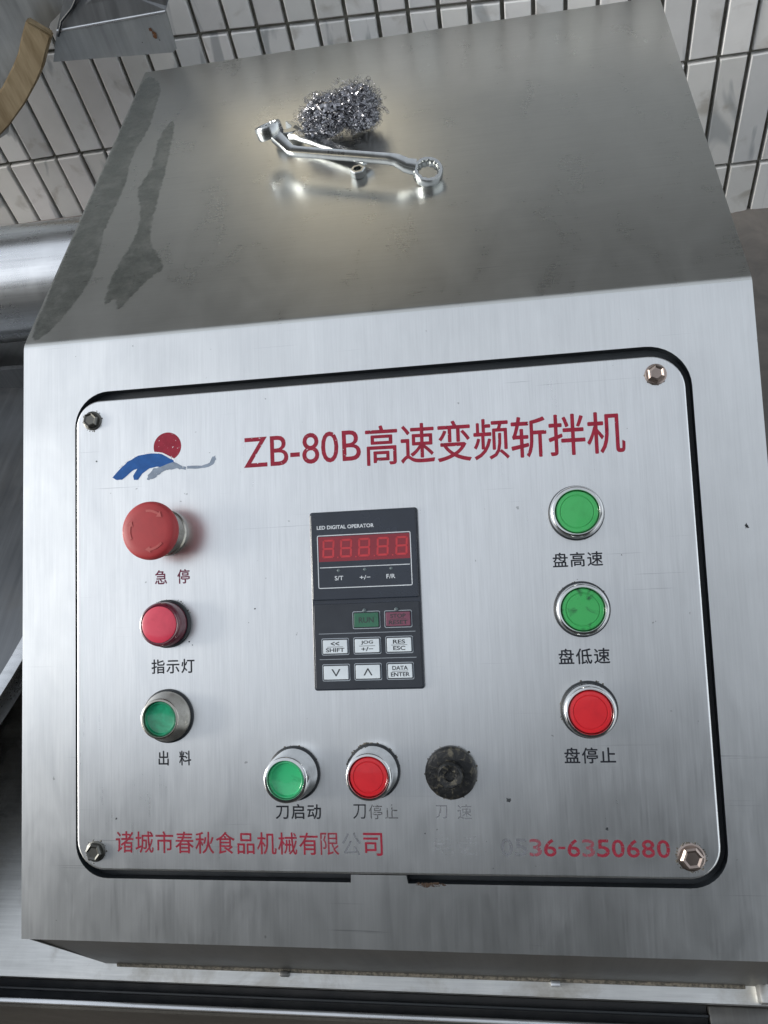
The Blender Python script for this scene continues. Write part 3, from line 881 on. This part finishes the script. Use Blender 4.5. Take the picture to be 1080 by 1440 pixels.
# ------------------------------------------------------------------ things on the console
# scouring ball of steel wool
def wool_mesh():
    bm = bmesh.new()
    rr = random.Random(11)
    def ribbon(pts, w):
        prev = None
        tw = rr.uniform(0, 6)
        for i, p in enumerate(pts):
            t = (pts[min(i + 1, len(pts) - 1)] - pts[max(i - 1, 0)])
            if t.length < 1e-9: t = Vector((0, 0, 1))
            t.normalize()
            a_ = t.cross(Vector((.3, .5, .8))).normalized(); b_ = t.cross(a_)
            an = tw + i * .35
            d = (a_ * math.cos(an) + b_ * math.sin(an)) * w
            cur = (bm.verts.new(p - d), bm.verts.new(p + d))
            if prev: bm.faces.new((prev[0], prev[1], cur[1], cur[0]))
            prev = cur
    rc = random.Random(5)
    lobes = [((-.007, -.002, .0165), (.0235, .018, .0155)), ((.013, .005, .0175), (.0195, .017, .0155)), ((-.012, -.008, .012), (.019, .014, .0115)), ((.016, -.004, .012), (.016, .014, .011))]
    for c, r_ in lobes:
        res = bmesh.ops.create_icosphere(bm, subdivisions=4, radius=1)
        for v in res['verts']:
            f = .76 + rc.uniform(-.10, .10)
            v.co = Vector((c[0] + v.co.x * r_[0] * f, c[1] + v.co.y * r_[1] * f, max(.0008, c[2] + v.co.z * r_[2] * f)))
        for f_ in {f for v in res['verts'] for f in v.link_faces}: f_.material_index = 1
    for k in range(2100):
        c, r = lobes[rr.choice((0, 0, 1, 1, 2, 3))]
        d = Vector((rr.gauss(0, 1), rr.gauss(0, 1), rr.gauss(0, 1))).normalized()
        s_ = rr.uniform(.55, 1.02)
        if rr.random() < .07: s_ = rr.uniform(1.02, 1.25)
        p = Vector((c[0] + d.x * r[0] * s_, c[1] + d.y * r[1] * s_, max(.0012, c[2] + d.z * r[2] * s_)))
        tdir = d.cross(Vector((rr.gauss(0, 1), rr.gauss(0, 1), rr.gauss(0, 1)))).normalized()
        tdir = (tdir + d * rr.uniform(-.3, .3)).normalized()
        u = tdir.cross(d).normalized(); v = tdir.cross(u)
        hr = rr.uniform(.0007, .0017); pitch = rr.uniform(.0005, .0012); turns = rr.uniform(1.5, 3.6)
        N = int(turns * 8)
        pts = []
        for j in range(N):
            an = j / 8 * 2 * math.pi
            q = p + tdir * (pitch * j / 8 * 2 - pitch * turns) + (u * math.cos(an) + v * math.sin(an)) * hr
            q.z = max(q.z, .0004)
            pts.append(q)
        ribbon(pts, rr.uniform(.00008, .00017))
    return bm
wm = obj('steel_wool_scourer', wool_mesh(), M['wool'])
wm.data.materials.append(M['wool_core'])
wm.location = (.1915, .2085, 0)
tag(wm, 'tangled ball of curly silver steel wool lying behind the spanners', 'scourer')

# double ended ring spanner
def ring_head(bm, c, axis, ro, ri, h, points=12):
    axis = Vector(axis).normalized()
    u = axis.orthogonal().normalized(); v = axis.cross(u)
    N = points * 4
    def rin(k):
        return ri * (1 + .10 * abs(math.sin(math.pi * k * points / N)) - .05)
    prof = [(1, -.5, 'o', .94), (1, -.35, 'o', 1), (1, .35, 'o', 1), (1, .5, 'o', .94), (1, .5, 'i', 1.08), (1, .38, 'i', 1), (1, -.38, 'i', 1), (1, -.5, 'i', 1.08)]
    rings = []
    for (_, z, t, f) in prof:
        ring = []
        for k in range(N):
            an = 2 * math.pi * k / N
            r_ = (ro if t == 'o' else rin(k)) * f
            ring.append(bm.verts.new(Vector(c) + u * math.cos(an) * r_ + v * math.sin(an) * r_ + axis * z * h))
        rings.append(ring)
    for a_, b_ in zip(rings, rings[1:] + rings[:1]):
        for k in range(N): bm.faces.new((a_[k], a_[(k + 1) % N], b_[(k + 1) % N], b_[k]))

def flatbar(bm, pts, ws, hs, ups):
    """bar of rounded rectangular section along pts"""
    prev = None; n = len(pts)
    P_ = [Vector(p) for p in pts]
    sect = [(-1, -.55), (-.85, -.9), (-.3, -1), (.3, -1), (.85, -.9), (1, -.55), (1, .55), (.85, .9), (.5, .75), (-.5, .75), (-.85, .9), (-1, .55)]
    for i in range(n):
        t = (P_[min(i + 1, n - 1)] - P_[max(i - 1, 0)]).normalized()
        up = Vector(ups); side = t.cross(up).normalized(); up2 = side.cross(t)
        cur = [bm.verts.new(P_[i] + side * a_ * ws[i] + up2 * b_ * hs[i]) for a_, b_ in sect]
        if prev:
            for k in range(12): bm.faces.new((prev[k], prev[(k + 1) % 12], cur[(k + 1) % 12], cur[k]))
        else: bm.faces.new(cur[::-1])
        prev = cur
    bm.faces.new(prev)

sp = thing('ring_spanner', 'shiny double ended offset ring spanner lying in front of the steel wool', 'spanner', (.2, .15, 0))
def spput(o):
    o.matrix_basis = Matrix.Translation((-.2, -.15, 0)); return o
bm = bmesh.new()
A0 = Vector((.1435, .1840, .0215)); A1 = Vector((.1610, .1640, .0150)); B1 = Vector((.2360, .1375, .0150)); B0 = Vector((.2578, .1318, .0060))
pts = [A0 + (A1 - A0) * .30, A0 + (A1 - A0) * .65, A1 + Vector((-.001, .001, 0)), A1 + Vector((.004, -.0015, 0)), A1 + (B1 - A1) * .3, A1 + (B1 - A1) * .7, B1 + Vector((-.004, .0012, 0)), B1 + Vector((.001, -.0004, -.0006)), B1 + (B0 - B1) * .35 + Vector((0, -.001, -.0006)), B0 + (B1 - B0) * .38]
flatbar(bm, pts, [.0044, .0040, .0037, .0035, .0034, .0034, .0035, .0038, .0044, .0050], [.0036, .0034, .003, .0026, .0025, .0025, .0026, .003, .0034, .0036], (0, -.25, 1))
spput(obj('shaft', bm, M['spanner'], sp, smooth=40))
bm = bmesh.new(); ring_head(bm, A0, (-.22, .30, .93), .0098, .0066, .0090)
spput(obj('ring_head', bm, M['spanner'], sp, smooth=35))
bm = bmesh.new(); ring_head(bm, B0, (.16, -.34, .95), .0101, .0068, .0074)
spput(obj('ring_head', bm, M['spanner'], sp, smooth=35))
txt = lettering('12-14', 0, .013, 0, .0022, M['steel_dark'], name='size_marking', offset=.01)
txt.parent = sp
tv = (B1 - A1).normalized(); upv = Vector((0, -.25, 1)).normalized(); sv = upv.cross(tv).normalized(); upv = tv.cross(sv)
mid = A1 + (B1 - A1) * .45 + upv * .00215
txt.matrix_basis = Matrix.Translation((-.2, -.15, 0)) @ Matrix(((tv.x, sv.x, upv.x, mid.x), (tv.y, sv.y, upv.y, mid.y), (tv.z, sv.z, upv.z, mid.z), (0, 0, 0, 1)))

# open ended spanner under the wool
s2 = thing('open_end_spanner', 'small open end spanner half hidden beneath the steel wool', 'spanner', (.18, .19, 0))
def s2put(o): o.matrix_basis = Matrix.Translation((-.18, -.19, 0)); return o
bm = bmesh.new()
C0 = Vector((.1490, .2090, .0068)); C1 = Vector((.2140, .1560, .0060))
flatbar(bm, [C0 + (C1 - C0) * .06, C0 + (C1 - C0) * .16, C0 + (C1 - C0) * .4, C0 + (C1 - C0) * .8, C1], [.0070, .0046, .0040, .0040, .0044], [.0030, .0026, .0022, .0022, .0024], (0, 0, 1))
s2put(obj('shaft', bm, M['spanner'], s2, smooth=40))
bm = bmesh.new()
dv = (C1 - C0).normalized(); ang = math.atan2(-dv.y, -dv.x) + R(-15)
out = []
for k in range(21):
    an = R(40 + 280 * k / 20); out.append((.0105 * math.cos(an), .0105 * math.sin(an)))
inn = [(.0090, -.0045), (-.0010, -.0045), (-.0035, -.0020), (-.0035, .0020), (-.0010, .0045), (.0090, .0045)]
slab(bm, out + inn, -.0028, .0028, .0006)
jaw = obj('open_jaw', bm, M['spanner'], s2, smooth=40)
jaw.matrix_basis = Matrix.Translation(C0 + Vector((0, 0, .0)) - Vector((.18, .19, 0))) @ Matrix.Rotation(ang, 4, 'Z') @ Matrix.Rotation(R(10), 4, 'X')
# small hex nut under the ring spanner
nt = bmesh.new()
lathe(nt, [(.0050, 0), (.0056, .0006), (.0056, .0052), (.0050, .0058), (.0032, .0058), (.0030, .0010)], 6)
nut = obj('hex_nut', nt, M['spanner'])
nut.location = (.2080, .1470, .0003); nut.rotation_euler = (0, 0, R(12))
tag(nut, 'small bright hex nut under the middle of the ring spanner', 'nut')

# ------------------------------------------------------------------ machine base around the console
base = thing('machine_base', 'pale stainless shelf and dark slotted front edge under the console', 'machine base', (.2, -.2, -.6))
def bput(o): o.matrix_basis = Matrix.Translation((-.2, .2, .6)); return o
bm = bmesh.new()
box(bm, -.9, .455, -.3195, .40, -.3030, -.2970, .0012)
bput(obj('shelf', bm, M['steel_shelf'], base, smooth=40))
bm = bmesh.new(); box(bm, -.9, .405, -.3320, -.3193, -.330, -.3085)
bput(obj('slot_floor', bm, M['void'], base))
bm = bmesh.new(); box(bm, -.9, .405, -.3262, -.3248, -.3086, -.3035, .0003)
bput(obj('slot_seal', bm, M['black'], base))
bm = bmesh.new(); box(bm, -.9, .430, -.3350, -.3318, -.34, -.2972, .0010)
bput(obj('front_rail', bm, M['steel_bright'], base, smooth=40))
bm = bmesh.new(); box(bm, -.9, .460, -.3370, -.3352, -.62, -.3045)
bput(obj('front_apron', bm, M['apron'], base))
bm = bmesh.new(); box(bm, .4056, .462, -.3316, -.3196, -.33, -.3040, .001)
bput(obj('end_block', bm, M['steel_dark'], base, smooth=40))
bm = bmesh.new(); box(bm, .4345, .4405, -.3192, -.3075, -.2968, -.2880, .0015); box(bm, .4410, .4540, -.3190, -.3050, -.2968, -.2925, .0015)
bput(obj('corner_bracket', bm, M['steel_shelf'], base, smooth=40))
for x in (.1333, .3126):
    bm = bmesh.new()
    box(bm, -.0030, .0030, -.0020, .0012, 0, .0052, .0006)
    o = obj('locating_tab', bm, M['steel_bright'] if x > .2 else M['steel_dark'], base, smooth=40)
    o.matrix_basis = Matrix.Translation((x - .2, -.3115 + .2, .6 - .297 + .0002))
bm = bmesh.new(); box(bm, -.88, .44, -.28, .38, -.62, -.3034)
bput(obj('cabinet', bm, M['steel_dark'], base))

# bowl lid and rolled tube at left
lid = thing('bowl_cover', 'dark grey round metal bowl cover left of the console with pale rim', 'bowl cover', (-.427, -.041, -.297))
bm = bmesh.new()
lathe(bm, [(.379, .098), (.380, .110), (.379, .1155), (.3765, .117), (.3700, .117), (.3690, .1155)], 160, False, False)
o = obj('rim', bm, M['steel_bright'], lid, smooth=40)
bm = bmesh.new()
lathe(bm, [(.370, .100), (.3692, .114), (.330, .119), (.20, .126), (.05, .130)], 160, False, True)
obj('cover_sheet', bm, M['steel_lid'], lid, smooth=40)
bm = bmesh.new(); lathe(bm, [(.30, .0005), (.335, .05), (.355, .100)], 96, True, True)
obj('bowl', bm, M['void'], lid, smooth=40)

tb = thing('rolled_guard', 'shiny horizontal steel cylinder beside the upper left edge of the console', 'steel guard', (-.3, .20, -.12))
bm = bmesh.new(); tube(bm, [(-.55, 0, 0), (.285, 0, 0)], .052, 56)
o = obj('guard_tube', bm, M['steel_bright'], tb, smooth=40)
o.matrix_basis = Matrix.Translation((0, .025, .006))
bm = bmesh.new(); box(bm, -.55, .285, -.045, -.040, -.17, -.035)
o = obj('guard_skirt', bm, M['steel_lid'], tb, smooth=40)
o.matrix_basis = Matrix.Translation((0, 0, 0))

# ------------------------------------------------------------------ wall of strip tiles
WY = .5
wall = thing('tiled_wall', 'low wall of pale upright strip tiles with dark grout behind the console', 'wall', (.2, WY, -.34))
wall_off = Vector((.2, WY, -.34))
bm = bmesh.new(); box(bm, -1.0, 1.35, WY + .0022, WY + .12, -.42, .078)
o = obj('mortar_bed', bm, M['grout'], wall); o.matrix_basis = Matrix.Translation(-wall_off)
def zj(k, x):
    if k == 0: return .076
    if k == 1: return -.0335 - .035 * x
    if k == 2: return -.1375 + .016 * x
    return -.2500 - .002 * x
PITCH = .0306
tr = random.Random(3)
cols = range(-14, 20)
joint = {i: .500 + (i - 17) * PITCH + tr.uniform(-.0007, .0007) for i in range(-15, 23)}
def tile(x0, x1, za, zb):
    g_ = .0021
    cx = (x0 + x1) / 2; w = (x1 - x0) / 2 - g_
    bm = bmesh.new()
    t0 = -.0045 + tr.uniform(-.0006, .0006)
    ex = .0010
    c0 = [(-w, za(x0) + g_), (w, za(x1) + g_), (w, zb(x1) - g_), (-w, zb(x0) - g_)]
    zc = sum(p[1] for p in c0) / 4
    tilt = tr.uniform(-.0005, .0005)
    bot = [bm.verts.new((x, .003, z - zc)) for x, z in c0]
    midr = [bm.verts.new((x, t0 + ex + tilt * (1 if x > 0 else -1), z - zc)) for x, z in c0]
    top = [bm.verts.new((x - math.copysign(ex, x), t0 + tilt * (1 if x > 0 else -1), (z - zc) - math.copysign(ex, z - zc))) for x, z in c0]
    for a_, b_ in ((bot, midr), (midr, top)):
        for k in range(4): bm.faces.new((a_[k], a_[(k + 1) % 4], b_[(k + 1) % 4], b_[k]))
    bm.faces.new(top)
    o = obj('tile', bm, tr.choice(M['tiles']), wall)
    o.location = Vector((cx, WY, zc)) - wall_off
for row in range(4):
    for i in range(-16 + 2, 22):
        za = (lambda x, r=row: zj(r + 1, x)) if row < 3 else (lambda x: -.36)
        zb = (lambda x, r=row: zj(r, x))
        x0, x1 = joint[i - 1] if i - 1 in joint else 0, joint[i]
        sh = 0 if row % 2 == 0 else 0
        tile(x0, x1, za, zb)

# ledge at left foot of wall, ground
bm = bmesh.new(); box(bm, -.9, -.02, .30, WY - .006, -.36, -.214, .006)
bmesh.ops.subdivide_edges(bm, edges=[e for e in bm.edges if e.calc_length() > .1], cuts=14, use_grid_fill=True)
for v in bm.verts: v.co += Vector((random.uniform(-1, 1), random.uniform(-1, 1), random.uniform(-1, 1))) * .0010
tag(obj('cement_ledge', bm, M['concrete_pink'], smooth=60), 'grimy pinkish grey cement ledge at the foot of the tiles on the left', 'ledge')
bm = bmesh.new()
N = 60
bmesh.ops.create_grid(bm, x_segments=N, y_segments=N, size=.5)
for v in bm.verts:
    x, y = v.co.x, v.co.y
    v.co = Vector((.90 + x, .10 + y * 1.2, -.322 + .004 * math.sin(x * 23 + 1) * math.cos(y * 17) + .002 * random.uniform(-1, 1) + (.012 if y > .31 and y < .345 else 0) * random.uniform(.4, 1)))
o = obj('concrete_plinth', bm, M['concrete'], smooth=70); o['kind'] = 'structure'
bm = bmesh.new()
bmesh.ops.create_grid(bm, x_segments=4, y_segments=4, size=30)
o = obj('ground', bm, M['concrete']); o.location = (0, 0, -.62); o['kind'] = 'structure'

# ------------------------------------------------------------------ hood with bracket and strip, upper left
hood = thing('machine_hood', 'dark speckled metal hood in the upper left corner with a folded bracket', 'machine hood', (-.15, .42, 0))
def hput(o): o.matrix_basis = Matrix.Translation((.15, -.42, 0)); return o
bm = bmesh.new()
hp = [(-.40, -.22), (-.30, -.11), (-.2062, -.0760), (-.1880, -.052), (-.1640, -.036), (-.1420, -.018), (-.1270, -.003), (-.1080, .0200), (-.1000, .0240), (-.0671, .0415), (-.050, .072), (-.045, .12), (-.42, .12)]
va = [bm.verts.new((x, .435, z)) for x, z in hp]; vb = [bm.verts.new((x, .438, z)) for x, z in hp]
bm.faces.new(va[::-1]); bm.faces.new(vb)
for k in range(len(hp)): bm.faces.new((va[k], va[(k + 1) % len(hp)], vb[(k + 1) % len(hp)], vb[k]))
hput(obj('hood_sheet', bm, M['steel_hood'], hood))
bm = bmesh.new()      # folded bracket: upright face and top flange
f1 = [(-.1135, -.0075), (.0060, -.0150), (.0105, -.0125), (.0130, .0215), (-.0960, .0195)]
va = [bm.verts.new((x, .420, z)) for x, z in f1]; vb = [bm.verts.new((x, .4215, z)) for x, z in f1]
bm.faces.new(va); bm.faces.new(vb[::-1])
for k in range(5): bm.faces.new((va[k], va[(k + 1) % 5], vb[(k + 1) % 5], vb[k]))
hput(obj('bracket_face', bm, M['steel_hood'], hood))
bm = bmesh.new()
tube(bm, [(-.0960, .4200, .0188), (.0125, .4200, .0206)], .0013, 8)
hput(obj('bracket_fold', bm, M['steel_bright'], hood, smooth=50))
bm = bmesh.new()
vs = [bm.verts.new(p) for p in ((-.0960, .4206, .0198), (.0128, .4206, .0214), (.0250, .434, .0400), (.035, .434, .075), (-.0671, .434, .0600))]
bm.faces.new(vs)
vs2 = [bm.verts.new(v.co + Vector((0, .0012, 0))) for v in vs]; bm.faces.new(vs2[::-1])
hput(obj('bracket_flange', bm, M['steel_lid'], hood))
bm = bmesh.new()
rr = random.Random(2)
ring = [bm.verts.new((-.0062 + .0024 * math.cos(R(k * 30)) * rr.uniform(.5, 1.2) + .0018 * math.sin(R(k * 30)) * -1, .4196, .0040 + .0060 * math.sin(R(k * 30)) * rr.uniform(.7, 1.1))) for k in range(12)]
bm.faces.new(ring)
hput(obj('rust_spot', bm, ink('bracket rust', (.10, .045, .02), .3, 300), hood))
bm = bmesh.new()
tube(bm, [(-.096, .4170, .0150), (-.088, .4200, .026), (-.0745, .4240, .034), (-.0640, .4260, .0440), (-.052, .427, .070)], .0011, 8)
hput(obj('cable', bm, M['black'], hood, smooth=60))
# wooden strip
bm = bmesh.new()
cpts = [(-.1085, .0262), (-.1205, .013), (-.1310, .000), (-.1439, -.0120), (-.1661, -.0300), (-.1923, -.0478), (-.2257, -.0663)]
prev = None
for i, (x, z) in enumerate(cpts):
    j0, j1 = max(0, i - 1), min(len(cpts) - 1, i + 1)
    t = Vector((cpts[j1][0] - cpts[j0][0], cpts[j1][1] - cpts[j0][1])).normalized()
    nn = Vector((-t.y, t.x)) * .0118
    cur = [bm.verts.new(p) for p in ((x + nn.x, .412, z + nn.y), (x - nn.x, .412, z - nn.y), (x - nn.x, .422, z - nn.y), (x + nn.x, .422, z + nn.y))]
    if prev:
        for k in range(4): bm.faces.new((prev[k], prev[(k + 1) % 4], cur[(k + 1) % 4], cur[k]))
    else: bm.faces.new(cur)
    prev = cur
bm.faces.new(prev)
bmesh.ops.bevel(bm, geom=list(bm.edges), offset=.0014, segments=2, affect='EDGES')
ws = obj('wooden_strip', bm, M['wood'], smooth=50)
tag(ws, 'curved yellowish brown strip hanging from the hood at the upper left', 'wooden strip')

# ------------------------------------------------------------------ added unseen blocks that shape the reflections in the steel
def reflection_block(name, x0, x1, y0, y1, z0, z1, m):
    bm = bmesh.new(); box(bm, x0, x1, y0, y1, z0, z1)
    o = obj(name, bm, M[m]); o['kind'] = 'structure'; return o
reflection_block('reflection_roof', -2.2, 2.6, .75, 1.85, 1.25, 1.30, 'reflection_grey')  # unseen slab added to bound the bright reflection on the top sheet
reflection_block('reflection_back_wall', -2.6, -.80, 3.0, 3.25, -.62, 3.2, 'reflection_grey')  # unseen pair of walls, their gap shapes the glow on the top
reflection_block('reflection_back_wall', -.10, 3.5, 3.0, 3.25, -.62, 3.2, 'reflection_grey')
reflection_block('dark_reflection_block', -2.4, .35, -5.5, -1.9, -.62, 1.74, 'reflection_dark')  # unseen dark blocks added to darken the lower face's reflection
reflection_block('dark_reflection_block', .35, 1.3, -5.5, -1.9, -.62, 2.2, 'reflection_dark')
o = reflection_block('warm_reflection_wall', -2.6, 2.6, 0, .3, -.62, 5.2, 'reflection_cream')  # unseen wall turned to the sun to reflect a warm glow
o.location = (-.95, 5.5, 0); o.rotation_euler = (0, 0, R(-50))
reflection_block('reflection_beam', .46, 3.0, -1.15, -1.00, 1.60, 1.66, 'reflection_grey')  # unseen bar added for a dark reflected band on the right
